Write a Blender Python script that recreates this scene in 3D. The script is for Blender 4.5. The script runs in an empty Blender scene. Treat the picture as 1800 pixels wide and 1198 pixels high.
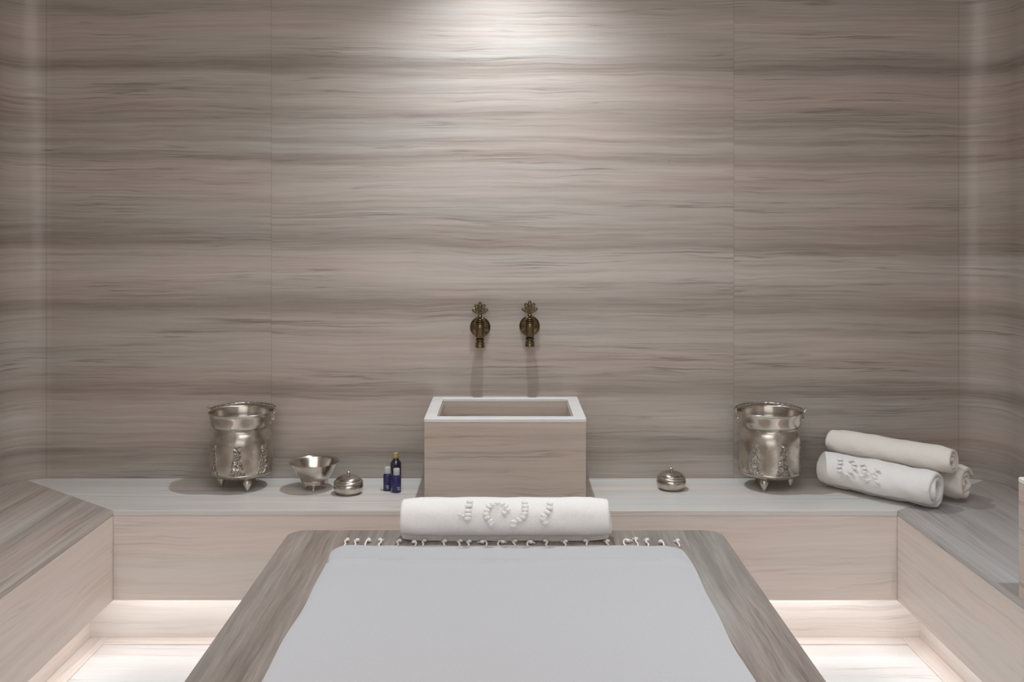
import bpy, bmesh, math, random
from mathutils import Vector, Matrix
random.seed(7)
C = bpy.context.scene.collection
S = bpy.context.scene
PI = math.pi

# ------------------------------------------------------------------ camera
F = 1719.0                       # focal length in pixels of the 1800 px wide frame
EYE = 1.286
cam_d = bpy.data.cameras.new('camera'); cam = bpy.data.objects.new('camera', cam_d); C.objects.link(cam)
cam.location = (0, 0, EYE); cam.rotation_euler = (PI/2, 0, 0)
cam_d.sensor_width = 36.0; cam_d.sensor_fit = 'HORIZONTAL'; cam_d.lens = F/1800*36
cam_d.shift_x = 12/1800; cam_d.shift_y = -204/1800
cam_d.clip_start = 0.05
S.camera = cam
# ------------------------------------------------------------------ world and exposure
w = bpy.data.worlds.new('world'); S.world = w; w.use_nodes = True
w.node_tree.nodes['Background'].inputs[0].default_value = (0.9, 0.85, 0.8, 1)
w.node_tree.nodes['Background'].inputs[1].default_value = 0.0
vs = S.view_settings
vs.view_transform = 'Standard'; vs.look = 'None'; vs.gamma = 1; vs.use_curve_mapping = False
vs.exposure = 0.12
# ------------------------------------------------------------------ lamps (downlights of the room and added soft fills)
def spot(x, y, z, power, size, blend, color=(1, .93, .88), rad=.02, aim=(0, 0)):
    d = bpy.data.lights.new('downlight', 'SPOT'); d.energy = power; d.color = color
    d.spot_size = math.radians(size); d.spot_blend = blend; d.shadow_soft_size = rad
    o = bpy.data.objects.new('downlight', d); C.objects.link(o); o.location = (x, y, z)
    o.rotation_euler = (math.radians(aim[0]), math.radians(aim[1]), 0)
    return o
def area(x, y, z, sx, sy, power, color, rot=(0, 0, 0)):
    d = bpy.data.lights.new('soft_fill', 'AREA'); d.shape = 'RECTANGLE'; d.size = sx; d.size_y = sy
    d.energy = power; d.color = color
    o = bpy.data.objects.new('soft_fill', d); C.objects.link(o); o.location = (x, y, z); o.rotation_euler = rot
    return o
spot(0.0, 2.97, 2.44, 68, 118, 1.0, (.86, .94, 1.0), .016, (-6, 0))      # over the wall basin
spot(1.33, 1.70, 2.44, 62, 84, 1.0, (.82, .90, 1.0), .02)      # over the second basin
spot(-1.33, 1.70, 2.44, 42, 84, 1.0, (.84, .92, 1.0), .02)      # its twin on the left
area(0, 1.1, 2.43, 1.6, 2.0, 22, (1, .985, .975))                # overhead fill added for ambient light, no such fixture in the room
area(0, -1.1, 1.45, 2.6, 1.5, 15, (1, .975, .96), (PI/2, 0, 0))   # unseen fill added behind the camera to lift walls and bench panels

# ------------------------------------------------------------------ mesh helpers
def new_obj(name, verts, faces, mat=None, parent=None, smooth=False, uvs=None, loc=None):
    me = bpy.data.meshes.new(name)
    me.from_pydata([tuple(v) for v in verts], [], faces)
    if uvs is not None:
        l = me.uv_layers.new(name='UVMap')
        k = 0
        for f in uvs:
            for uv in f:
                l.data[k].uv = uv; k += 1
    bm = bmesh.new(); bm.from_mesh(me); bmesh.ops.recalc_face_normals(bm, faces=bm.faces); bm.to_mesh(me); bm.free()
    if smooth:
        for p in me.polygons: p.use_smooth = True
        me.set_sharp_from_angle(angle=math.radians(smooth if smooth > 1 else 40))
    if mat: me.materials.append(mat)
    o = bpy.data.objects.new(name, me); C.objects.link(o)
    if parent: o.parent = parent
    if loc: o.location = loc
    return o
def tag(o, label, cat, group=None, kind=None):
    if label: o['label'] = label
    if cat: o['category'] = cat
    if group: o['group'] = group
    if kind: o['kind'] = kind
    return o
def thing(name, label, cat, loc=(0, 0, 0), rz=0, group=None):
    o = bpy.data.objects.new(name, None); C.objects.link(o); o.location = loc; o.rotation_euler = (0, 0, rz)
    o.empty_display_size = .05
    return tag(o, label, cat, group)
def dup(root, loc, rz, label):
    r = root.copy(); C.objects.link(r); r.location = loc; r.rotation_euler = (0, 0, rz); r['label'] = label
    for ch in list(root.children):
        c = ch.copy(); C.objects.link(c); c.parent = r
        for g in list(ch.children):
            e = g.copy(); C.objects.link(e); e.parent = c
    return r
def structure(o):
    o['kind'] = 'structure'; return o
def bevel(o, w, seg=2):
    m = o.modifiers.new('bevel', 'BEVEL'); m.width = w; m.segments = seg; m.limit_method = 'ANGLE'; m.angle_limit = math.radians(50)
    return o
def face_uv(vs_, grain, off=(0, 0)):
    n = (vs_[1]-vs_[0]).cross(vs_[2]-vs_[0])
    ax = max(range(3), key=lambda i: abs(n[i]))
    if ax == 2:
        return [((v.x, v.y) if grain == 'x' else (v.y, v.x)) for v in vs_]
    return [((v.x if ax == 1 else v.y), v.z) for v in vs_]
def prism(name, poly, z0, z1, mat, parent=None, grain='x', off=(0, 0), bev=0, loc=None):
    n = len(poly)
    V = [Vector((x, y, z0)) for x, y in poly] + [Vector((x, y, z1)) for x, y in poly]
    Fs = [list(range(n))[::-1], [n+i for i in range(n)]] + [[i, (i+1) % n, n+(i+1) % n, n+i] for i in range(n)]
    uv = [[(a+off[0], b+off[1]) for a, b in face_uv([V[i] for i in f], grain)] for f in Fs]
    o = new_obj(name, V, Fs, mat, parent, uvs=uv, loc=loc)
    if bev: bevel(o, bev)
    return o
def box(name, x0, x1, y0, y1, z0, z1, mat, parent=None, grain='x', off=(0, 0), bev=0):
    return prism(name, [(x0, y0), (x1, y0), (x1, y1), (x0, y1)], z0, z1, mat, parent, grain, off, bev)
class MB:
    def __init__(s): s.v = []; s.f = []; s.uv = []
    def add(s, V, Fs, uv=None):
        b = len(s.v); s.v += [Vector(v) for v in V]; s.f += [[b+i for i in f] for f in Fs]
        s.uv += uv if uv else [[(0, 0)]*len(f) for f in Fs]
        return s
    def build(s, name, mat, parent=None, smooth=40, loc=None):
        return new_obj(name, s.v, s.f, mat, parent, smooth, s.uv, loc)
def lathe(prof, seg=48, M=None, caps=True):
    """prof: list of (r, z) outer to anything; returns V,F,uv"""
    V, Fs, uv = [], [], []
    for r, z in prof:
        for k in range(seg):
            a = 2*PI*k/seg; p = Vector((r*math.cos(a), r*math.sin(a), z)); V.append(M @ p if M else p)
    for i in range(len(prof)-1):
        for k in range(seg):
            k2 = (k+1) % seg
            Fs.append([i*seg+k, i*seg+k2, (i+1)*seg+k2, (i+1)*seg+k])
            uv.append([(k/seg, prof[i][1]), ((k+1)/seg, prof[i][1]), ((k+1)/seg, prof[i+1][1]), (k/seg, prof[i+1][1])])
    if caps:
        for i, rev in ((0, True), (len(prof)-1, False)):
            if prof[i][0] > 1e-5:
                f = [i*seg+k for k in range(seg)]; f = f[::-1] if rev else f
                Fs.append(f); uv.append([(0, prof[i][1])]*seg)
    return V, Fs, uv
def crv(pts, n=6):
    """Catmull-Rom resample of 2D/3D control points"""
    P = [Vector(p) for p in pts]; out = []
    for i in range(len(P)-1):
        a = P[max(i-1, 0)]; b = P[i]; c = P[i+1]; d = P[min(i+2, len(P)-1)]
        for k in range(n):
            t = k/n
            out.append(.5*((2*b)+(c-a)*t+(2*a-5*b+4*c-d)*t*t+(3*b-a-3*c+d)*t**3))
    out.append(P[-1]); return out
def tube(pts, rad, seg=8, closed=False, M=None):
    P = [Vector(p) for p in pts]; n = len(P); V, Fs = [], []
    R = rad if isinstance(rad, (list, tuple)) else [rad]*n
    prev = None
    for i in range(n):
        if closed: t = (P[(i+1) % n]-P[i-1]).normalized()
        else: t = (P[min(i+1, n-1)]-P[max(i-1, 0)]).normalized()
        if prev is None:
            u = t.orthogonal().normalized()
        else:
            u = (prev - t*prev.dot(t)).normalized()
        prev = u; b = t.cross(u)
        for k in range(seg):
            a = 2*PI*k/seg; p = P[i]+(u*math.cos(a)+b*math.sin(a))*R[i]
            V.append(M @ p if M else p)
    m = n if closed else n-1
    for i in range(m):
        j = (i+1) % n
        for k in range(seg):
            k2 = (k+1) % seg; Fs.append([i*seg+k, i*seg+k2, j*seg+k2, j*seg+k])
    if not closed:
        Fs.append([k for k in range(seg)][::-1]); Fs.append([(n-1)*seg+k for k in range(seg)])
    return V, Fs
def ball(c, r, seg=12, sc=(1, 1, 1), M=None):
    V, Fs = [], []; n = seg//2
    for i in range(1, n):
        for k in range(seg):
            a = PI*i/n; b = 2*PI*k/seg
            V.append(Vector((r*math.sin(a)*math.cos(b)*sc[0], r*math.sin(a)*math.sin(b)*sc[1], r*math.cos(a)*sc[2])))
    for i in range(n-2):
        for k in range(seg):
            k2 = (k+1) % seg; Fs.append([i*seg+k, (i+1)*seg+k, (i+1)*seg+k2, i*seg+k2])
    V.append(Vector((0, 0, r*sc[2]))); V.append(Vector((0, 0, -r*sc[2])))
    for k in range(seg):
        k2 = (k+1) % seg
        Fs.append([len(V)-2, k, k2]); Fs.append([len(V)-1, (n-2)*seg+k2, (n-2)*seg+k])
    V = [(M @ v if M else v)+Vector(c) for v in V]
    return V, Fs

# ------------------------------------------------------------------ materials
def mat_new(name):
    m = bpy.data.materials.new(name); m.use_nodes = True; nt = m.node_tree
    return m, nt, nt.nodes['Principled BSDF']
def N(nt, t, **kw):
    n = nt.nodes.new(t)
    for k, v in kw.items(): setattr(n, k, v)
    return n
def math_(nt, op, a, b=None, c=None, clamp=False):
    n = N(nt, 'ShaderNodeMath', operation=op, use_clamp=clamp)
    for i, v in enumerate((a, b, c)):
        if v is None: continue
        if isinstance(v, (int, float)): n.inputs[i].default_value = v
        else: nt.links.new(v, n.inputs[i])
    return n.outputs[0]
def ramp(nt, fac, stops, interp='LINEAR'):
    r = N(nt, 'ShaderNodeValToRGB'); r.color_ramp.interpolation = interp
    e = r.color_ramp.elements
    while len(e) < len(stops): e.new(.5)
    for i, (p, c) in enumerate(stops):
        e[i].position = p
        e[i].color = (c, c, c, 1) if isinstance(c, (int, float)) else (*c, 1)
    nt.links.new(fac, r.inputs[0]); return r.outputs[0]
def noise(nt, u, v, su, sv, seed, detail=5, rough=.55, dist=0):
    c = N(nt, 'ShaderNodeCombineXYZ')
    nt.links.new(math_(nt, 'MULTIPLY', u, su), c.inputs[0]); nt.links.new(math_(nt, 'MULTIPLY', v, sv), c.inputs[1])
    c.inputs[2].default_value = seed
    n = N(nt, 'ShaderNodeTexNoise'); n.inputs['Scale'].default_value = 1; n.inputs['Detail'].default_value = detail
    n.inputs['Roughness'].default_value = rough; n.inputs['Distortion'].default_value = dist
    nt.links.new(c.outputs[0], n.inputs['Vector']); return n.outputs['Fac']
def mix(nt, fac, a, b, bt='MIX'):
    n = N(nt, 'ShaderNodeMix', data_type='RGBA', blend_type=bt)
    for i, v in ((0, fac), (6, a), (7, b)):
        if isinstance(v, (int, float)): n.inputs[i].default_value = v
        elif isinstance(v, tuple): n.inputs[i].default_value = (*v, 1)
        else: nt.links.new(v, n.inputs[i])
    return n.outputs[2]
def stone(name, dark, midc, light, seed=0.0, bands=None, seams=(), rough=.34, warp=.03, su=1.0, sv=1.0, contrast=1.0, spec=.5, veins=1.0):
    """vein-cut travertine with streaks along u; UVs are metres"""
    m, nt, b = mat_new(name)
    uv = N(nt, 'ShaderNodeUVMap'); sp = N(nt, 'ShaderNodeSeparateXYZ'); nt.links.new(uv.outputs[0], sp.inputs[0])
    u, v0 = sp.outputs[0], sp.outputs[1]
    for s_, off in seams:
        v0 = math_(nt, 'ADD', v0, math_(nt, 'MULTIPLY', math_(nt, 'GREATER_THAN', u, s_), off))
    w1 = math_(nt, 'MULTIPLY', math_(nt, 'SUBTRACT', noise(nt, u, v0, 1.1*su, 2.4*sv, seed+3, 3), .5), warp*2)
    w2 = math_(nt, 'MULTIPLY', math_(nt, 'SUBTRACT', noise(nt, u, v0, 5*su, 14*sv, seed+9, 4), .5), warp*.6)
    v = math_(nt, 'ADD', v0, math_(nt, 'ADD', w1, w2))
    fine = noise(nt, u, v, 2.2*su, 95*sv, seed+1, 6, .6)
    med = noise(nt, u, v, .9*su, 26*sv, seed+5, 5, .6)
    gate = noise(nt, u, v, 1.3*su, 9*sv, seed+7, 2)
    if bands:
        z0, z1 = bands[0][0], bands[-1][0]
        macro = ramp(nt, math_(nt, 'DIVIDE', math_(nt, 'SUBTRACT', v, z0), z1-z0), [((z-z0)/(z1-z0), g) for z, g in bands])
    else:
        macro = noise(nt, u, v, .45*su, 8*sv, seed+2, 4, .6)
    wm = .46 if bands else .34
    fine2 = noise(nt, u, v, 5*su, 210*sv, seed+41, 3, .6)
    t = math_(nt, 'ADD', math_(nt, 'MULTIPLY', macro, wm), math_(nt, 'ADD', math_(nt, 'MULTIPLY', med, .5), math_(nt, 'ADD', math_(nt, 'MULTIPLY', fine, .44), math_(nt, 'MULTIPLY', fine2, .24))))
    # recentre about .5
    t = math_(nt, 'ADD', math_(nt, 'MULTIPLY', math_(nt, 'SUBTRACT', t, .5*(wm+.5+.44+.24)), 1.9*contrast), .5, clamp=True)
    col = ramp(nt, t, [(0.05, dark), (.5, midc), (.95, light)])
    hue = ramp(nt, noise(nt, u, v, .7*su, 5*sv, seed+11, 3), [(.35, (1.045, .98, .955)), (.65, (.955, 1.0, 1.005))])
    col = mix(nt, 1.0, col, hue, 'MULTIPLY')
    # thin dark veins, gated
    vein = noise(nt, u, v, .8*su, 42*sv, seed+21, 3, .5)
    vl = math_(nt, 'SUBTRACT', 1.0, math_(nt, 'MULTIPLY', math_(nt, 'ABSOLUTE', math_(nt, 'SUBTRACT', vein, .5)), 45), clamp=True)
    vl = math_(nt, 'MULTIPLY', vl, ramp(nt, gate, [(.44, 0.0), (.60, .7*veins)]))
    col = mix(nt, vl, col, tuple(c*.62 for c in dark))
    # sparse knots
    kn = noise(nt, u, v, 26*su, 75*sv, seed+31, 2)
    col = mix(nt, ramp(nt, kn, [(.765, 0.0), (.80, .6)]), col, tuple(c*.45 for c in dark))
    for s_, off in seams:
        g = math_(nt, 'LESS_THAN', math_(nt, 'ABSOLUTE', math_(nt, 'SUBTRACT', u, s_)), .0011)
        col = mix(nt, math_(nt, 'MULTIPLY', g, .33), col, tuple(c*.4 for c in dark))
    nt.links.new(col, b.inputs['Base Color'])
    rn = math_(nt, 'ADD', math_(nt, 'MULTIPLY', med, .16), rough-.08); nt.links.new(rn, b.inputs['Roughness'])
    b.inputs['Specular IOR Level'].default_value = spec
    bp = N(nt, 'ShaderNodeBump'); bp.inputs['Strength'].default_value = .06; bp.inputs['Distance'].default_value = .002
    nt.links.new(fine, bp.inputs['Height']); nt.links.new(bp.outputs[0], b.inputs['Normal'])
    return m
def zy(y): return EYE+(395-y)*3.3/F      # height on the back wall of a photo row
Y_B = [(-60,.6),(0,.62),(18,.45),(34,.62),(48,.5),(62,.66),(80,.58),(90,.6),(100,.3),(114,.1),(122,.22),(134,.62),(160,.6),(180,.52),(205,.3),(222,.5),(236,.62),(243,.3),(252,.55),(275,.3),(290,.62),(325,.55),(345,.62),(385,.42),(410,.42),(428,.12),(444,.62),(480,.78),(508,.42),(538,.12),(560,.48),(574,.3)]
Y_B2 = [(574,.3),(585,.6),(615,.6),(640,.5),(670,.5),(684,.16),(694,.25),(706,.62),(745,.62),(765,.4),(790,.18),(803,.5),(822,.4),(835,.55),(860,.5),(1000,.5)]
allb = Y_B[:-1][::2]
ys = [(-60,.6),(18,.47),(40,.62),(62,.66),(90,.6),(102,.28),(117,.1),(126,.35),(136,.62),(175,.56),(205,.3),(236,.62),(245,.28),(256,.58),(276,.32),(292,.62),(345,.6),(390,.42),(428,.14),(446,.62),(484,.78),(512,.42),(540,.14),(560,.5),(600,.6),(660,.5),(686,.16),(704,.62),(745,.62),(792,.22),(815,.45),(1100,.5)]
bands = sorted([(zy(y), g) for y, g in ys])
sx = lambda px: (px-888)*3.3/F
WD, WM, WL = (.30, .25, .22), (.445, .39, .352), (.575, .52, .485)
stone_wall = stone('wall_travertine', WD, WM, WL, 2.0, bands, [(sx(82), 0), (sx(477), .004), (sx(1290), .010), (sx(1685), 0)], rough=.29, warp=.024, contrast=1.05)
stone_front = stone('bench_front_travertine', (.55, .47, .42), (.69, .615, .565), (.77, .70, .655), 14.0, None, (), rough=.4, warp=.035, contrast=.75, su=1.1, veins=.45)
stone_top = stone('bench_top_travertine', (.50, .47, .44), (.66, .635, .605), (.76, .74, .715), 22.0, None, (), rough=.35, warp=.015, contrast=.85, su=.6)
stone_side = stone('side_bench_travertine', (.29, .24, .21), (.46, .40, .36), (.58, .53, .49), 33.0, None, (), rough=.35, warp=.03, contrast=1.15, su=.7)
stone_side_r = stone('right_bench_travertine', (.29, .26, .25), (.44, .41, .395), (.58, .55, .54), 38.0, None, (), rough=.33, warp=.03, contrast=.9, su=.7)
stone_basin = stone('basin_travertine', (.42, .355, .31), (.55, .475, .42), (.64, .57, .515), 41.0, None, (), rough=.35, warp=.03, contrast=.8, su=1.3)
stone_bed = stone('slab_travertine', (.155, .13, .115), (.265, .23, .205), (.40, .365, .335), 55.0, None, (), rough=.42, warp=.012, contrast=1.15, su=1.5, sv=.8, veins=.8)
stone_floor = stone('floor_marble', (.74, .715, .70), (.80, .795, .79), (.84, .84, .845), 63.0, None, (), rough=.3, warp=.05, contrast=.8, su=.9)
stone_plinth = stone('plinth_travertine', (.66, .58, .53), (.80, .74, .70), (.86, .82, .79), 68.0, None, (), rough=.4, warp=.04, contrast=.8, su=1.0, veins=.5)
def plain(name, col, rough=.5, metal=0, spec=.5, coat=0, bump=None, trans=0, sheen=0):
    m, nt, b = mat_new(name)
    b.inputs['Base Color'].default_value = (*col, 1); b.inputs['Roughness'].default_value = rough
    b.inputs['Metallic'].default_value = metal; b.inputs['Specular IOR Level'].default_value = spec
    b.inputs['Coat Weight'].default_value = coat; b.inputs['Sheen Weight'].default_value = sheen
    tc = N(nt, 'ShaderNodeTexCoord'); n = N(nt, 'ShaderNodeTexNoise')
    n.inputs['Scale'].default_value = bump[0] if bump else 30; n.inputs['Detail'].default_value = 4
    nt.links.new(tc.outputs['Object'], n.inputs['Vector'])
    nt.links.new(ramp(nt, n.outputs['Fac'], [(.3, tuple(c*.93 for c in col)), (.7, tuple(min(1, c*1.04) for c in col))]), b.inputs['Base Color'])
    if bump:
        bp = N(nt, 'ShaderNodeBump'); bp.inputs['Strength'].default_value = bump[1]; bp.inputs['Distance'].default_value = bump[2]
        nt.links.new(n.outputs['Fac'], bp.inputs['Height']); nt.links.new(bp.outputs[0], b.inputs['Normal'])
    return m
marble = plain('white_marble', (.80, .79, .77), .22, bump=(14, .02, .001))
terry = plain('white_terry', (.87, .85, .825), .95, spec=.15, bump=(420, .5, .0015), sheen=.2)
terry2 = plain('cream_terry', (.84, .79, .73), .95, spec=.15, bump=(420, .5, .0015), sheen=.2)
cotton = plain('white_cotton', (.49, .488, .50), .9, spec=.2, bump=(700, .25, .0006))
cord = plain('cotton_cord', (.80, .77, .73), .95, bump=(600, .5, .0006))
bronze = plain('antique_bronze', (.19, .145, .08), .24, 1, bump=(90, .15, .001))
gold = plain('gold_cap', (.55, .45, .20), .4, .6)
darkglass = plain('dark_glass', (.012, .011, .020), .08, 0, .6, 1)
navy = plain('navy_plastic', (.030, .028, .13), .35)
greycap = plain('grey_cap', (.50, .49, .52), .4)
printm = plain('white_print', (.6, .6, .68), .6)
plaster = plain('painted_plaster', (.62, .58, .54), .8)
def silver(name, engraved=False):
    m, nt, b = mat_new(name)
    b.inputs['Metallic'].default_value = 1
    tc = N(nt, 'ShaderNodeTexCoord'); n = N(nt, 'ShaderNodeTexNoise'); n.inputs['Scale'].default_value = 22; n.inputs['Detail'].default_value = 5
    nt.links.new(tc.outputs['Object'], n.inputs['Vector'])
    col = ramp(nt, n.outputs['Fac'], [(.3, (.46, .42, .37)), (.7, (.68, .64, .58))])
    rg = math_(nt, 'ADD', math_(nt, 'MULTIPLY', n.outputs['Fac'], .14), .14 if not engraved else .2)
    bp = N(nt, 'ShaderNodeBump'); bp.inputs['Strength'].default_value = .25; bp.inputs['Distance'].default_value = .002
    h = math_(nt, 'MULTIPLY', n.outputs['Fac'], .25)
    if engraved:
        uv = N(nt, 'ShaderNodeUVMap'); sp = N(nt, 'ShaderNodeSeparateXYZ'); nt.links.new(uv.outputs[0], sp.inputs[0])
        u, v = sp.outputs[0], sp.outputs[1]
        hh = math_(nt, 'DIVIDE', math_(nt, 'SUBTRACT', v, .052), .10)      # 0..1 over the chased zone
        fr = math_(nt, 'ABSOLUTE', math_(nt, 'SUBTRACT', math_(nt, 'FRACT', math_(nt, 'MULTIPLY', u, 7)), .5))
        wid = math_(nt, 'ADD', .13, math_(nt, 'MULTIPLY', math_(nt, 'POWER', math_(nt, 'SUBTRACT', 1.0, hh, clamp=True), 2.0), .2))
        side = math_(nt, 'MULTIPLY', math_(nt, 'SUBTRACT', wid, fr), 30, clamp=True)
        zone = math_(nt, 'MULTIPLY', math_(nt, 'GREATER_THAN', hh, 0), math_(nt, 'LESS_THAN', hh, 1))
        mask = math_(nt, 'MULTIPLY', side, zone)
        c = N(nt, 'ShaderNodeCombineXYZ'); nt.links.new(math_(nt, 'MULTIPLY', u, .62), c.inputs[0]); nt.links.new(v, c.inputs[1])
        vo = N(nt, 'ShaderNodeTexVoronoi'); vo.inputs['Scale'].default_value = 95; vo.feature = 'SMOOTH_F1'
        nt.links.new(c.outputs[0], vo.inputs['Vector'])
        n2 = N(nt, 'ShaderNodeTexNoise'); n2.inputs['Scale'].default_value = 120; n2.inputs['Distortion'].default_value = 2
        nt.links.new(c.outputs[0], n2.inputs['Vector'])
        rel = math_(nt, 'MULTIPLY', math_(nt, 'ADD', math_(nt, 'MULTIPLY', vo.outputs['Distance'], -1.5), math_(nt, 'MULTIPLY', n2.outputs['Fac'], 1.6)), mask)
        lines = None
        for z in (.046, .050, .157, .161):
            l = math_(nt, 'LESS_THAN', math_(nt, 'ABSOLUTE', math_(nt, 'SUBTRACT', v, z)), .0011)
            lines = l if lines is None else math_(nt, 'ADD', lines, l)
        h = math_(nt, 'ADD', h, math_(nt, 'ADD', math_(nt, 'MULTIPLY', rel, 1.6), math_(nt, 'MULTIPLY', lines, -.8)))
        bp.inputs['Strength'].default_value = 1.0; bp.inputs['Distance'].default_value = .004
        dk = math_(nt, 'MULTIPLY', mask, ramp(nt, n2.outputs['Fac'], [(.44, .8), (.54, 0.0)]))
        col = mix(nt, dk, col, (.20, .16, .12))
    nt.links.new(h, bp.inputs['Height']); nt.links.new(bp.outputs[0], b.inputs['Normal'])
    nt.links.new(col, b.inputs['Base Color']); nt.links.new(rg, b.inputs['Roughness'])
    return m
silver_m = silver('tinned_copper'); silver_e = silver('engraved_tinned_copper', True)
def glow(name, col, st):
    m, nt, b = mat_new(name); nt.nodes.remove(b); e = N(nt, 'ShaderNodeEmission')
    e.inputs[0].default_value = (*col, 1); e.inputs[1].default_value = st
    nt.links.new(e.outputs[0], nt.nodes['Material Output'].inputs[0]); return m
led = glow('led_strip', (1, .99, 1), 8.2)

# ------------------------------------------------------------------ room shell
D2, D1 = 3.3, 2.925          # back wall, bench front
XW, XI = 1.649, 1.173        # side wall, bench inner edge
XC, RC = 1.529, .12          # end of the flat back wall, corner radius
BZ, FRONT, CEIL = .432, -1.2, 2.46
structure(box('wall_back', -XW, XW, D2, D2+.1, 0, CEIL, stone_wall))
def side_wall(s, name, trim):
    path = [(s*XC, D2)]
    for k in range(1, 13):
        a = PI/2*k/12; path.append((s*(XC+RC*math.sin(a)), D2-RC+RC*math.cos(a)))
    out = [(s*(XC+RC), D2)]                       # solid cove filling the corner
    V, Fs, uv = [], [], []
    for x, y in path+out: V += [(x, y, 0), (x, y, CEIL)]
    L = 0; n = len(path)
    for i in range(n-1):
        L2 = L+math.dist(path[i], path[i+1]); a, b = s*(XC+L), s*(XC+L2); L = L2
        Fs.append([2*i, 2*i+2, 2*i+3, 2*i+1]); uv.append([(a, 0), (b, 0), (b, CEIL), (a, CEIL)])
    for i, j in ((n-1, n), (n, 0)): Fs.append([2*i, 2*j, 2*j+1, 2*i+1]); uv.append([(0, 0)]*4)
    Fs.append([2*i for i in range(n+1)]); uv.append([(0, 0)]*(n+1)); Fs.append([2*i+1 for i in range(n+1)]); uv.append([(0, 0)]*(n+1))
    structure(new_obj(trim, V, Fs, stone_wall, None, 30, uv))
    ye = D2-RC
    a, b = sorted((s*XW, s*(XW+.1)))
    P = [(a, FRONT), (b, FRONT), (b, D2+.1), (a, D2+.1)]
    o = prism(name, P, 0, CEIL, stone_wall)
    # carry the veins on from the cove
    me = o.data; ul = me.uv_layers[0]
    for p in me.polygons:
        if abs(p.normal.x) > .9:
            for li in p.loop_indices:
                co = me.vertices[me.loops[li].vertex_index].co
                ul.data[li].uv = (s*(XC+L+(ye-co.y)), co.z)
    return structure(o)
side_wall(-1, 'wall_left', 'trim_1'); side_wall(1, 'wall_right', 'trim_2')
structure(box('wall_front', -XW-.1, XW+.1, FRONT-.1, FRONT, 0, CEIL, stone_wall))
structure(box('floor', -XW-.1, XW+.1, FRONT-.1, D2+.1, -.08, 0, stone_floor))
structure(box('ceiling', -XW-.1, XW+.1, FRONT-.1, D2+.1, CEIL, CEIL+.08, plaster))

# ------------------------------------------------------------------ built-in bench
PB = .163                    # lower edge of the overhanging front
RX, RY = XI+.118, D1+.118    # recessed plinth
YE = -1.15
bench = thing('stone_bench', 'U shaped striped travertine bench built in along the back and side walls', 'bench', (0, D1, 0))
bi = bench.matrix_world
def bpart(o):
    o.parent = bench; o.location = (0, -D1, 0); return o
e = .0006
ARC = [(XC+(RC-.001)*math.sin(PI/2*k/12), D2-RC+(RC-.001)*math.cos(PI/2*k/12)) for k in range(13)]
MI = 5                                            # where the mitre meets the cove
bpart(prism('seat_slab', [(-XI, D1), (XI, D1)]+[ARC[k] for k in range(MI, -1, -1)]+[(-x, y) for x, y in ARC[:MI+1]], BZ-.016, BZ, stone_top, bev=.002))
bpart(prism('seat_slab', [(-XI-e, D1-e)]+[(-x, y) for x, y in ARC[MI:]]+[(-XW+e, YE), (-XI-e, YE)], BZ-.016, BZ, stone_side, grain='y', off=(0, .35), bev=.002))
bpart(prism('seat_slab', [(XI+e, D1-e), (XI+e, YE), (XW-e, YE)]+ARC[:MI-1:-1], BZ-.016, BZ, stone_side_r, grain='y', off=(.7, .1), bev=.002))
zt = BZ-.0163
bpart(box('front_panel', -XI, XI, D1+.001, D1+.04, PB, zt, stone_front, bev=.0015))
bpart(box('front_panel', -XI-.04, -XI, YE, D1+.04, PB, zt, stone_front, off=(.4, .3), bev=.0015))
bpart(box('front_panel', XI, XI+.04, YE, D1+.04, PB, zt, stone_front, off=(1.4, .9), bev=.0015))
bpart(box('plinth', -RX, RX, RY, RY+.03, 0, zt, stone_plinth))
bpart(box('plinth', -RX-.03, -RX, YE, RY, 0, zt, stone_plinth, off=(2, 0)))
bpart(box('plinth', RX, RX+.03, YE, RY, 0, zt, stone_plinth, off=(3, 0)))
bpart(box('light_strip', -XI, XI, D1+.05, D1+.07, .185, .195, led))
bpart(box('light_strip', -XI-.07, -XI-.05, YE, D1, .185, .195, led))
bpart(box('light_strip', XI+.05, XI+.07, YE, D1, .185, .195, led))

# raised stone border along the foot of the bench
structure(box('trim_3', -RX+.059, RX-.059, RY-.048, RY-.0005, .0002, .004, stone_plinth, bev=.001))
structure(box('trim_4', -RX+.0005, -RX+.0585, YE, RY-.0005, .0002, .004, stone_plinth, grain='y', bev=.001))
structure(box('trim_5', RX-.0585, RX-.0005, YE, RY-.0005, .0002, .004, stone_plinth, grain='y', bev=.001))

# ------------------------------------------------------------------ massage slab
BT, BW, BY = .526, .536, 2.44
def rrect(x0, x1, y0, y1, r, n=6):
    P = []
    for cx, cy, a0 in ((x1-r, y1-r, 0), (x0+r, y1-r, PI/2), (x0+r, y0+r, PI), (x1-r, y0+r, 1.5*PI)):
        for k in range(n+1):
            a = a0+PI/2*k/n; P.append((cx+r*math.cos(a), cy+r*math.sin(a)))
    return P
bed = thing('massage_slab', 'large grey-brown travertine massage slab with rounded corners in the middle of the room', 'massage table', (0, 1.42, 0))
o = prism('slab_top', rrect(-BW, BW, .40, BY, .045), BT-.06, BT, stone_bed, bed, grain='y', bev=.004); o.location = (0, -1.42, 0)
o = prism('base', rrect(-BW+.04, BW-.04, .44, BY-.04, .03), 0, BT-.0602, stone_front, bed, grain='y'); o.location = (0, -1.42, 0)

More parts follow.
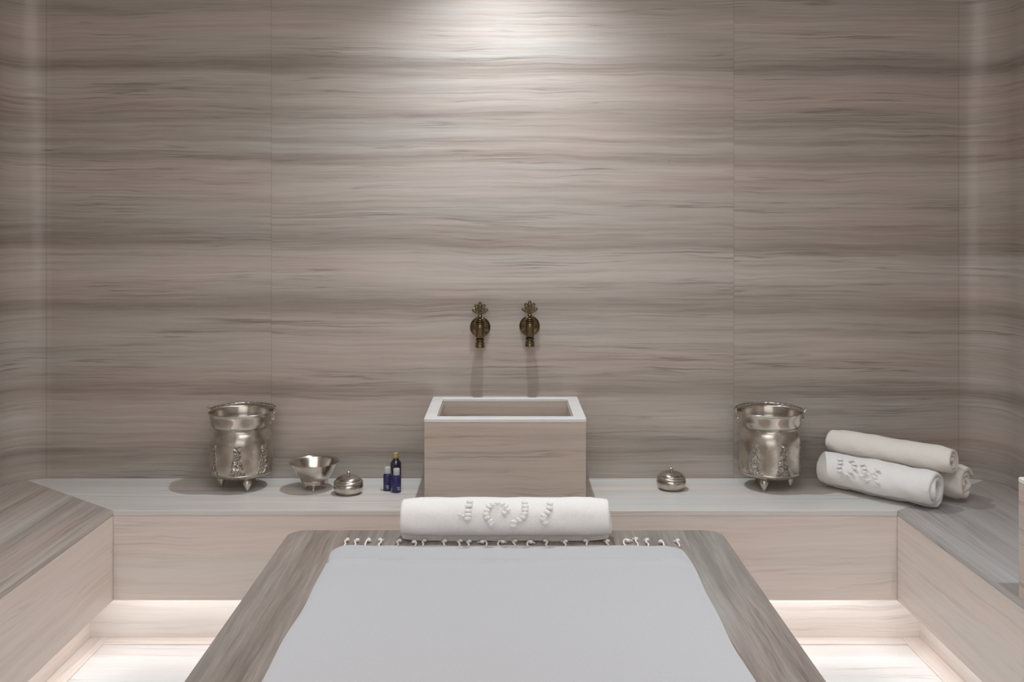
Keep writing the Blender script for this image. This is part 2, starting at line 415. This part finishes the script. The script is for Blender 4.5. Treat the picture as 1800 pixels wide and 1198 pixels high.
# ------------------------------------------------------------------ basins
def make_basin(name, label, loc, rz):
    """front face at local y=0, depth toward +y"""
    t = thing(name, label, 'basin', loc, rz, 'stone basins on the bench')
    hw, dp, H = .2425, .3745, .2755
    w_ = .038
    mb = MB()
    def q(P, uvf):
        mb.add(P, [[0, 1, 2, 3]], [[uvf(Vector(p)) for p in P]])
    for (x0, x1, y0, y1) in ((-hw+.001, hw-.001, .001, w_), (-hw+.001, hw-.001, dp-w_, dp), (-hw+.001, -hw+w_, w_, dp-w_), (hw-w_, hw-.001, w_, dp-w_)):
        z0, z1 = 0, H-.0125
        P = [(x0, y0), (x1, y0), (x1, y1), (x0, y1)]
        V = [Vector((x, y, z0)) for x, y in P]+[Vector((x, y, z1)) for x, y in P]
        Fs = [[3, 2, 1, 0], [4, 5, 6, 7]]+[[i, (i+1) % 4, 4+(i+1) % 4, 4+i] for i in range(4)]
        mb.add(V, Fs, [face_uv([V[i] for i in f], 'x') for f in Fs])
    x0, x1, y0, y1 = -hw+w_, hw-w_, w_, dp-w_
    V = [Vector(p) for p in ((x0, y0, .06), (x1, y0, .06), (x1, y1, .06), (x0, y1, .06))]
    mb.add(V, [[0, 1, 2, 3]], [face_uv(V, 'x')])
    mb.build('body', stone_basin, t, smooth=False)
    # rim ring
    outer = rrect(-hw-.001, hw+.001, -.001, dp, .006, 3); inner = rrect(-hw+.036, hw-.036, .036, dp-.036, .006, 3)
    n = len(outer); V = []
    for z in (H-.012, H):
        V += [(x, y, z) for x, y in outer] + [(x, y, z) for x, y in inner]
    Fs = []
    for i in range(n):
        j = (i+1) % n
        Fs += [[i, j, 2*n+j, 2*n+i], [n+i, 3*n+i, 3*n+j, n+j], [2*n+i, 2*n+j, 3*n+j, 3*n+i], [i, n+i, n+j, j]]
    r = new_obj('rim', V, Fs, marble, t); bevel(r, .003, 3); r['label'] = 'white marble rim'
    return t
make_basin('stone_basin', 'square travertine basin with white marble rim under the two wall taps', (0, D1-.001, BZ), 0)
make_basin('stone_basin', 'travertine basin cut off by the right edge, standing on the side bench', (XI+.006, 2.0055, BZ), -PI/2)

# ------------------------------------------------------------------ taps
def make_tap(label, x, z):
    t = thing('wall_tap', label, 'tap', (x, D2-.0005, z), 0, 'bronze wall taps')
    My = Matrix.Rotation(PI/2, 4, 'X')           # local z -> -y
    mb = MB(); mb.add(*lathe([(.034, 0), (.0345, .003), (.032, .007), (.025, .011), (.016, .014), (.011, .018), (.010, .040)], 40, My))
    mb.build('wall_flange', bronze, t)
    yb = -.036
    T = Matrix.Translation((0, yb, 0))
    mb = MB()
    mb.add(*lathe([(.009, -.036), (.0125, -.034), (.014, -.030), (.0155, -.020), (.0165, 0), (.0165, .008), (.0145, .012), (.0185, .0145), (.0185, .018), (.014, .020), (.016, .022), (.016, .0245), (.011, .0265), (.012, .029), (.009, .0315)], 32, T))
    for z_ in (): pass
    mb.build('valve_body', bronze, t)
    mb = MB()
    mb.add(*lathe([(.009, -.036), (.0150, -.037), (.0150, -.041), (.0125, -.043), (.0125, -.047), (.0150, -.049), (.0155, -.053), (.0145, -.056), (.0155, -.058), (.0155, -.0645), (.0125, -.0655), (.0125, -.050), (.004, -.048)], 32, T))
    mb.build('spout', bronze, t)
    mb = MB()
    mb.add(*ball((0, yb+.004, .0375), .0078, 14))
    base = Vector((0, yb+.010, .045))
    for ang, ln, wd in ((0, .042, .0075), (25, .037, .0078), (-25, .037, .0078), (56, .031, .0085), (-56, .031, .0085)):
        a = math.radians(ang); d = Vector((math.sin(a), 0, math.cos(a))); sd = Vector((math.cos(a), 0, -math.sin(a)))
        pts = []
        L = ln-.002
        for k in range(20):
            th = 2*PI*k/20
            # teardrop from base to the far ring
            yy = (1-math.cos(th))/2; ww = math.sin(th)*(.25+.75*yy**1.4)
            pts.append(base+d*(.001+yy*L*.98)+sd*(ww*wd*.85))
        mb.add(*tube(pts, .0023, 8, True))
        mb.add(*ball(tuple(base+d*(L*.62)), .0022, 8))
    mb.add(*tube([base+Vector((-.006, 0, .003)), base+Vector((0, 0, -.002)), base+Vector((.006, 0, .003))], .003, 6))
    mb.build('handle', bronze, t)
    return t
make_tap('antique bronze wall tap with openwork crown handle, the left one above the basin', (843.5-888)*3.25/F, EYE-(577-395)*3.25/F)
make_tap('antique bronze wall tap with openwork crown handle, the right one above the basin', (931.5-888)*3.25/F, EYE-(575-395)*3.25/F)

# ------------------------------------------------------------------ copper buckets
def make_bucket(label, loc, rz, foot0):
    t = thing('metal_bucket', label, 'bucket', loc, rz, 'engraved metal buckets')
    prof = crv([(0.004, .0345), (.055, .035), (.074, .039), (.090, .047), (.0975, .054), (.1000, .066), (.0995, .100), (.0990, .146), (.0970, .164), (.0930, .178), (.0888, .188), (.0868, .196)], 4)
    neck = crv([(.0868, .196), (.0900, .199), (.0960, .206), (.0990, .217), (.1008, .230), (.1025, .240), (.1055, .2455), (.1065, .2480), (.1045, .2495), (.1005, .2450), (.0975, .228), (.0940, .209), (.0848, .197), (.0848, .190)], 4)
    inn = crv([(.0848, .190), (.094, .155), (.0965, .100), (.096, .066), (.085, .048), (.05, .039), (.003, .038)], 4)
    mb = MB(); mb.add(*lathe([tuple(p) for p in prof], 72)); mb.build('body', silver_e, t, 60)
    mb = MB(); mb.add(*lathe([tuple(p) for p in neck]+[tuple(p) for p in inn[1:]], 72, caps=False)); mb.build('neck', silver_m, t, 60)
    mb = MB(); mb.add(*lathe([(.0864, .1945), (.0887, .1955), (.0887, .1985), (.0867, .200)], 72, caps=False)); mb.build('ring_band', silver_m, t)
    mb = MB(); mb.add(*lathe([(.0985, .0535), (.1002, .055), (.1002, .057), (.0992, .0585)], 72, caps=False)); mb.build('ring_band', silver_m, t)
    for k in range(3):
        a = math.radians(foot0+120*k)-PI/2
        P = (.066*math.cos(a), .066*math.sin(a), 0)
        T = Matrix.Translation(P)
        pr = [(.0015, 0), (.003, .0015), (.0035, .006), (.0058, .0065), (.0058, .011), (.0085, .0115), (.0085, .017), (.0112, .0175), (.0112, .023), (.0135, .0235), (.0140, .031), (.009, .038)]
        mb = MB(); mb.add(*lathe(pr, 20, T)); mb.build('foot', silver_m, t)
    for s in (-1, 1):
        mb = MB()
        mb.add(*tube(crv([(s*.1005, 0, .226), (s*.106, 0, .222), (s*.109, 0, .232), (s*.106, 0, .242), (s*.103, 0, .238)], 4), .0026, 8))
        mb.add(*tube(crv([(s*.105, 0, .240), (s*.111, 0, .246), (s*.115, 0, .252), (s*.1145, 0, .2575)], 4), [.003]*5+[.0026]*4+[.002]*4, 8))
        mb.add(*ball((s*.1145, 0, .259), .0036, 10)); mb.add(*ball((s*.108, 0, .244), .0042, 10))
        mb.build('ear', silver_m, t)
    pts = []
    for k in range(61):
        a = PI*k/60; pts.append((.1085*math.cos(a), .1075*math.sin(a), .2525+.003*math.sin(a)))
    R = [.0026+.0011*math.sin(k*2.1) for k in range(61)]
    mb = MB(); mb.add(*tube(pts, R, 8)); mb.build('bail_handle', silver_m, t)
    return t
make_bucket('engraved silvery footed bucket on the bench, left of the bowl', (-.859, 3.189, BZ), math.radians(-6), 36)
make_bucket('engraved silvery footed bucket on the bench, beside the rolled towels', ((1353-888)*3.189/F, 3.189, BZ), math.radians(-3), -27)

# ------------------------------------------------------------------ footed bowl
t = thing('footed_bowl', 'silvery metal bowl on little feet between the left bucket and a lidded pot', 'bowl', ((553-888)*3.165/F, 3.165, BZ))
out = crv([(.003, .0225), (.030, .0225), (.0425, .0215), (.0435, .024), (.0430, .031), (.0445, .034), (.052, .044), (.062, .060), (.071, .076), (.0775, .087), (.0800, .0885), (.0785, .0895)], 4)
inn = crv([(.0785, .0895), (.0745, .0865), (.067, .073), (.058, .058), (.047, .043), (.033, .036), (.003, .034)], 4)
mb = MB(); mb.add(*lathe([tuple(p) for p in out]+[tuple(p) for p in inn[1:]], 64)); mb.build('bowl_body', silver_m, t, 50)
mb = MB()
for r_, z_ in ((.0438, .0335), (.0795, .0885)):
    mb.add(*tube([(r_*math.cos(2*PI*k/64), r_*math.sin(2*PI*k/64), z_) for k in range(64)], .0016, 6, True))
mb.build('rim_band', silver_m, t)
for a in (35, 155, 275):
    a = math.radians(a); T = Matrix.Translation((.034*math.cos(a), .034*math.sin(a), 0))
    mb = MB(); mb.add(*lathe([(.0025, 0), (.0048, .002), (.0050, .006), (.0035, .009), (.0055, .014), (.0065, .0235)], 16, T)); mb.build('foot', silver_m, t)

# ------------------------------------------------------------------ lidded pots
def make_pot(label, loc):
    t = thing('lidded_pot', label, 'pot', loc, 0, 'small round lidded pots')
    mb = MB(); mb.add(*lathe([tuple(p) for p in crv([(.003, .001), (.030, 0), (.038, .003), (.0445, .010), (.0475, .019), (.0470, .027), (.0445, .0325), (.0435, .034), (.004, .034)], 4)], 56)); mb.build('pot_body', silver_m, t, 50)
    mb = MB(); mb.add(*lathe([tuple(p) for p in crv([(.0430, .0335), (.0455, .0345), (.0462, .037), (.0445, .0400), (.0415, .0415), (.0405, .0430), (.0400, .0450), (.0340, .0510), (.0270, .0535), (.0255, .0550), (.0150, .0570), (.003, .0575)], 4)], 56))
    ld = mb.build('lid', silver_m, t, 50)
    mb = MB(); mb.add(*lathe([(.004, .0565), (.0028, .060), (.0048, .063), (.0048, .0660), (.0020, .0685)], 16)); mb.build('knob', silver_m, ld)
    return t
make_pot('small round silvery lidded pot beside the footed bowl', ((612.5-888)*3.115/F, 3.115, BZ))
make_pot('small round silvery lidded pot alone to the right of the basin', ((1180-888)*3.165/F, 3.165, BZ))

# ------------------------------------------------------------------ bottles
t = thing('oil_bottle', 'tall dark glass bottle with a gold cap behind two small bottles', 'bottle', ((695.8-888)*3.195/F, 3.195, BZ))
mb = MB(); mb.add(*lathe([tuple(p) for p in crv([(.004, .001), (.0165, .0005), (.0180, .004), (.0180, .040), (.0180, .070), (.0170, .078), (.0125, .086), (.0088, .091), (.0085, .100)], 4)], 36)); mb.build('glass_body', darkglass, t, 50)
mb = MB(); mb.add(*lathe([(.0105, .094), (.0110, .0945), (.0110, .101), (.0098, .1015), (.0098, .1095), (.0085, .1105), (.001, .1108)], 32)); mb.build('cap', gold, t)
def small_bottle(label, px, d, r, yaw):
    t = thing('toiletry_bottle', label, 'bottle', ((px-888)*d/F, d, BZ), yaw, 'small navy bottles')
    mb = MB(); mb.add(*lathe([(.002, .0005), (r-.002, 0), (r, .002), (r, .050), (r-.0012, .0525), (.0085, .0535), (.008, .055)], 36)); bo = mb.build('bottle_body', navy, t, 50)
    mb = MB(); mb.add(*lathe([(.0095, .0548), (.0105, .0555), (.0103, .0740), (.0090, .0755), (.001, .0758)], 32)); mb.build('cap', greycap, t, 50)
    mb = MB()
    for z, x0, x1 in ((.0175, -.0070, .0035), (.0155, -.005, .002), (.0115, -.0070, .0030), (.0095, -.003, .0035)):
        P = []
        for zz in (z, z+.0012):
            for k in range(7):
                x = x0+(x1-x0)*k/6; a = math.asin(x/r); P.append((x, -math.cos(a)*(r+.0003), zz))
        mb.add(P, [[k, k+1, 8+k, 7+k] for k in range(6)])
    p = mb.build('printed_lines', printm, bo); p['label'] = 'pale printed lines'
    return t
small_bottle('small navy bottle with pale grey cap, left of the dark glass bottle', 681, 3.148, .0132, math.radians(15))
small_bottle('small navy bottle with pale grey cap, right in front of the dark glass bottle', 697, 3.128, .0146, math.radians(40))

# ------------------------------------------------------------------ rolled towels
def snoise(a, b, s):
    return (math.sin(a*3.1+s)*math.cos(b*2.3+s*1.7)+.5*math.sin(a*7.3+b*5.1+s*2.9)+.25*math.sin(a*15.7-b*9.3+s))/1.75
def rolled_towel(name, label, p0, p1, r, mat, seed, turns=3.2, th=.013, end_deg=-95, flat=.95, tail=0, group=None, amp=.0025, sag=0):
    """spiral roll of a thick cloth, axis from p0 to p1 (world), built about its centre"""
    a, b = Vector(p0), Vector(p1); c = (a+b)/2; L = (b-a).length; ax = (b-a).normalized()
    up = Vector((0, 0, 1)); sd = ax.cross(up).normalized(); up = sd.cross(ax)
    n = int(turns*40); NL = 26; hth = th/2
    r_in = .007
    r_out = r-hth
    # profile around the cloth strip: along the length and across the thickness
    prof = []
    for i in range(NL+1): prof.append((-.5+i/NL, 1))
    for k in range(1, 6): prof.append((.5, 1-2*k/6, math.sin(PI*k/6)))
    for i in range(NL+1): prof.append((.5-i/NL, -1))
    for k in range(1, 6): prof.append((-.5, -1+2*k/6, math.sin(PI*k/6)))
    m = len(prof); V = []
    rnd = random.Random(seed)
    ph = [rnd.uniform(0, 6) for _ in range(6)]
    for j in range(n+1):
        q = j/n
        ang = math.radians(end_deg)-(1-q)*turns*2*PI
        rr = r_in+(r_out-r_in)*q**.92
        endshift = .009*math.sin(q*11+ph[0])+.006*math.sin(q*27+ph[1])
        endshift2 = .006*math.sin(q*8+ph[2])+.004*math.sin(q*21+ph[3])
        sm = min(1, max(0, (q-.5)/.25)); endshift *= 1-.75*sm; endshift2 *= 1-.85*sm
        inner = max(0, 1-q*1.7)
        for p in prof:
            l = p[0]; tt = p[1]
            half = L/2-.006
            xx = l*2*half + (endshift if l > 0 else -endshift2)*abs(2*l)**6 - (1 if l > 0 else -1)*inner*.010*abs(2*l)**8
            if len(p) == 3: xx += (1 if l > 0 else -1)*hth*1.1*p[2]; tt = math.copysign(math.sqrt(max(0, 1-p[2]**2)), tt)
            wob = amp*snoise(ang*.7, l*5, seed)*(1 if q > .55 else .6)*(.35+1.0*q)
            ebul = 1-.10*max(0, (abs(l)-.42)/.08)*q
            R = (rr*ebul+tt*hth+wob)+tail*max(0, (q-.93)/.07)**1.5
            z = R*math.sin(ang); y = R*math.cos(ang)
            z = z*flat
            if z < 0: z *= .96
            V.append(ax*xx+sd*y+up*(z) + Vector((0, 0, -sag*math.sin(PI*(l+.5)))))
    Fs = []
    for j in range(n):
        for k in range(m):
            k2 = (k+1) % m; Fs.append([j*m+k, j*m+k2, (j+1)*m+k2, (j+1)*m+k])
    Fs.append(list(range(m))[::-1]); Fs.append([n*m+k for k in range(m)])
    zmin = min(v.z for v in V)
    o = new_obj(name, V, Fs, mat, None, 70, None, None)
    o.location = c
    return o, ax, sd, up, c
def towel_thing(label, *a, **kw):
    group = kw.pop('group', None)
    o, ax, sd, up, c = rolled_towel('cloth_roll', None, *a, **kw)
    t = thing('rolled_towel', label, 'towel', tuple(c), 0, group)
    o.parent = t; o.location = (0, 0, 0)
    return t, ax, sd, up, c
def stitches(t, ax, sd, up, r, flat, spots, mat, amp=.0):
    """padded embroidery blobs: (along, angle in degrees, along size, around size, tilt)"""
    mb = MB()
    for l, an, s1, s2, tilt in spots:
        a = math.radians(an); nrm = (sd*math.cos(a)+up*math.sin(a)).normalized(); tg = ax.cross(nrm).normalized()
        M = Matrix((ax, tg, nrm)).transposed().to_4x4() @ Matrix.Rotation(math.radians(tilt), 4, 'Z')
        p = ax*l+sd*(r*math.cos(a))+up*(r*math.sin(a)*flat)
        mb.add(*ball(tuple(p), 1, 12, (s1*1.25, s2*1.15, .0024), M))
    return mb.build('embroidered_letter', mat, t, 70)
# towel on the massage slab: axis left to right, its side vector faces the camera
r = .0565
c0 = ((705-888)*2.345/F+.002, 2.361, BT+r*.93); c1 = ((1071-888)*2.345/F, 2.361, BT+r*.93)
T0 = towel_thing('white rolled towel with raised embroidery lying on the massage slab', c0, c1, r, terry, 3, turns=3.0, th=.014, end_deg=-80, flat=.97, amp=.0016)
tt, ax, sd, up, c = T0
def px2(l_px, y_px):
    """photo pixel on the towel front -> along, angle"""
    l = (l_px-888)*2.315/F
    # silhouette centre about row 907, half height 43, view tilted down by 17 deg
    s = max(-.98, min(.98, (908-y_px)/43.0)); return l, math.degrees(math.asin(s))+17
raw = []
def chain(pts, w_, h_, tilts=None):
    for i, (x, y) in enumerate(pts):
        raw.append((780+x/8.18, 850+y/8.18, w_, h_, 0 if tilts is None else tilts[i]))
chain([(370, 225), (355, 290), (350, 365), (350, 425), (345, 480)], .0072, .0042)
chain([(230, 420), (275, 440)], .0036, .0030)
chain([(700, 265), (650, 300), (620, 360), (610, 415), (625, 465), (670, 520), (690, 560)], .0062, .0044, [35, 25, 10, 0, -10, -30, -40])
chain([(770, 250), (845, 265), (895, 300), (925, 350), (870, 395)], .0052, .0040, [0, -20, -40, 10, 20])
chain([(1165, 240), (1175, 295), (1170, 350), (1160, 410), (1140, 460), (1085, 500), (1010, 530), (1000, 585)], .0068, .0044, [10, 5, 0, -5, 10, 25, 10, 0])
chain([(1530, 255), (1520, 320), (1490, 385), (1440, 440), (1430, 490), (1465, 540)], .0070, .0044, [10, 10, 25, 25, 5, -10])
sp = []
SGN = 1 if sd.y < 0 else -1
for x, y, a_, b_, tl in raw:
    l, an = px2(x, y); an = an if SGN > 0 else 180-an
    sp.append((l-c.x, an, a_, b_, tl))
for a_, b_ in ((0, 7), (7, 19), (19, 27), (27, 33)): stitches(tt, ax, sd, up, r-.0005, .97, sp[a_:b_], terry)
# three towels on the bench
P0, P1 = (1.038, 3.19), (1.288, 2.922)
dx, dy = P1[0]-P0[0], P1[1]-P0[1]; Ld = math.hypot(dx, dy); dx /= Ld; dy /= Ld; nx, ny = -dy, dx
ra = .0635
TG = 'rolled towels stacked on the bench'
tA = towel_thing('white embroidered rolled towel at the front of the bench stack', (P0[0], P0[1], BZ+ra*.93+.003), (P1[0], P1[1], BZ+ra*.93+.003), ra, terry, 11, turns=3.0, th=.0155, end_deg=-100, flat=.97, amp=.003, group=TG)
tt, ax, sd, up, c = tA
sp = []; rnd = random.Random(4)
SG = 1 if sd.y < 0 else -1
for i, (x, y) in enumerate([(-.105, 62), (-.10, 50), (-.10, 38), (-.095, 26), (-.07, 66), (-.055, 55), (-.05, 43), (-.06, 30), (-.072, 20), (-.03, 60), (-.018, 48), (-.015, 36), (-.022, 24), (.0, 16), (.012, 40), (.02, 28), (.03, 16), (.022, 52)]):
    an = y-10; an = an if SG > 0 else 180-an
    sp.append((x, an, .0075, .0042, rnd.uniform(-30, 30)))
for a_, b_ in ((0, 4), (4, 9), (9, 13), (13, 18)): stitches(tt, ax, sd, up, ra-.0010, .97, sp[a_:b_], terry)
def along(off, s0, s1, z):
    return ((P0[0]+nx*off+dx*s0, P0[1]+ny*off+dy*s0, z), (P0[0]+nx*off+dx*s1, P0[1]+ny*off+dy*s1, z))
qa, qb = along(.150, .112, .392, BZ+.057)
towel_thing('cream rolled towel lying behind, its loose folds open at the right end', qa, qb, .058, terry2, 23, turns=2.7, th=.0165, end_deg=160, flat=.95, amp=.004, tail=.016, group=TG)
qa, qb = along(.078, -.015, .385, BZ+.135)
towel_thing('cream rolled towel lying on top of the other two towels', qa, qb, .049, terry2, 31, turns=2.6, th=.012, end_deg=-120, flat=.97, amp=.0025, group=TG)

# ------------------------------------------------------------------ fringed sheet on the slab
sheet = thing('fringed_sheet', 'white cotton sheet with a knotted fringe spread over the massage slab', 'sheet', (0, 1.4, BT))
NX, NY = 90, 90
SF, SN, SH = 2.304, .46, .403
V = []
def edge_x(y, s):
    k = (SF-y)/(SF-SN)
    wv = .003*math.sin(y*9+s)+.0015*math.sin(y*23+2*s)
    w0 = SH+(.012 if s > 0 else .0)+wv
    d = SF-y; rr = .04
    if d < rr: w0 -= (rr-math.sqrt(max(0, rr*rr-(rr-d)**2)))*.75
    return s*w0
for top in (1, 0):
    for j in range(NY+1):
        y = SF-(SF-SN)*(j/NY)**1.6
        for i in range(NX+1):
            q = i/NX; x = edge_x(y, -1)*(1-q)+edge_x(y, 1)*q
            yy = y+(.0022*math.sin(x*31+1)+.0015*math.sin(x*67))*max(0, 1-j/12)
            ed = min(q, 1-q, 1)*NX
            z = .0035 if top else .0004
            if top:
                z += .0012*snoise(x*3, y*2.2, 5)
                z += .008*math.exp(-((y-2.20-.003*math.sin(x*11))/.005)**2)
                if y > 2.2: z += .002
                if ed < 1 or j == 0: z = .0018
            V.append((x, yy-1.4, z))
Fs = []; W = NX+1; B0 = W*(NY+1)
for j in range(NY):
    for i in range(NX):
        a = j*W+i; Fs.append([a, a+1, a+W+1, a+W]); a += B0; Fs.append([a, a+W, a+W+1, a+1])
rim = [i for i in range(W)]+[j*W+NX for j in range(1, NY+1)]+[NY*W+i for i in range(NX-1, -1, -1)]+[j*W for j in range(NY-1, 0, -1)]
for i in range(len(rim)):
    a, b = rim[i], rim[(i+1) % len(rim)]; Fs.append([a, b, b+B0, a+B0])
new_obj('cloth', V, Fs, cotton, sheet, 60)
rnd = random.Random(12)
for px in (604, 622, 642, 667, 697, 729, 742, 779, 806, 822, 853, 878, 903, 929, 962, 993, 1033, 1068, 1101, 1121, 1139, 1167, 1194):
    x = (px-888)*SF/F; k = rnd.choice((-1, 1))*rnd.uniform(.4, 1)
    ln = .044 + rnd.uniform(-.010, .008)
    if 705 < px < 1072: ln = .034+rnd.uniform(-.003, .003)
    y0 = SF-1.4-.002
    ctr = [(x, y0, .0030), (x+k*.004, y0+ln*.35, .0042), (x+k*.002, y0+ln*.75, .006), (x-k*.005, y0+ln*.92, .007), (x-k*.009, y0+ln*.72, .0055)]
    if rnd.random() < .6:                       # lies almost straight, with a kink
        ctr = [(x, y0, .0030), (x+k*.004, y0+ln*.35, .0045), (x-k*.002, y0+ln*.65, .006), (x+k*.005, y0+ln*.95, .0055)]
    pts = crv(ctr, 5)
    mb = MB(); mb.add(*tube(pts, .0021, 7))
    d = (pts[-1]-pts[-3]).normalized()
    kn = pts[-1]
    mb.add(*ball(tuple(kn+Vector((0, 0, .0008))), .0050, 10, (1.15, .95, .9)))
    for g in range(3):
        e_ = kn+Vector((-k*.008+rnd.uniform(-.005, .005), rnd.uniform(.002, .008), -.0022)); mb.add(*tube(crv([kn, (kn+e_)/2+Vector((rnd.uniform(-.002, .002), 0, .001)), e_], 3), .0017, 6))
    mb.build('tassel', cord, sheet)
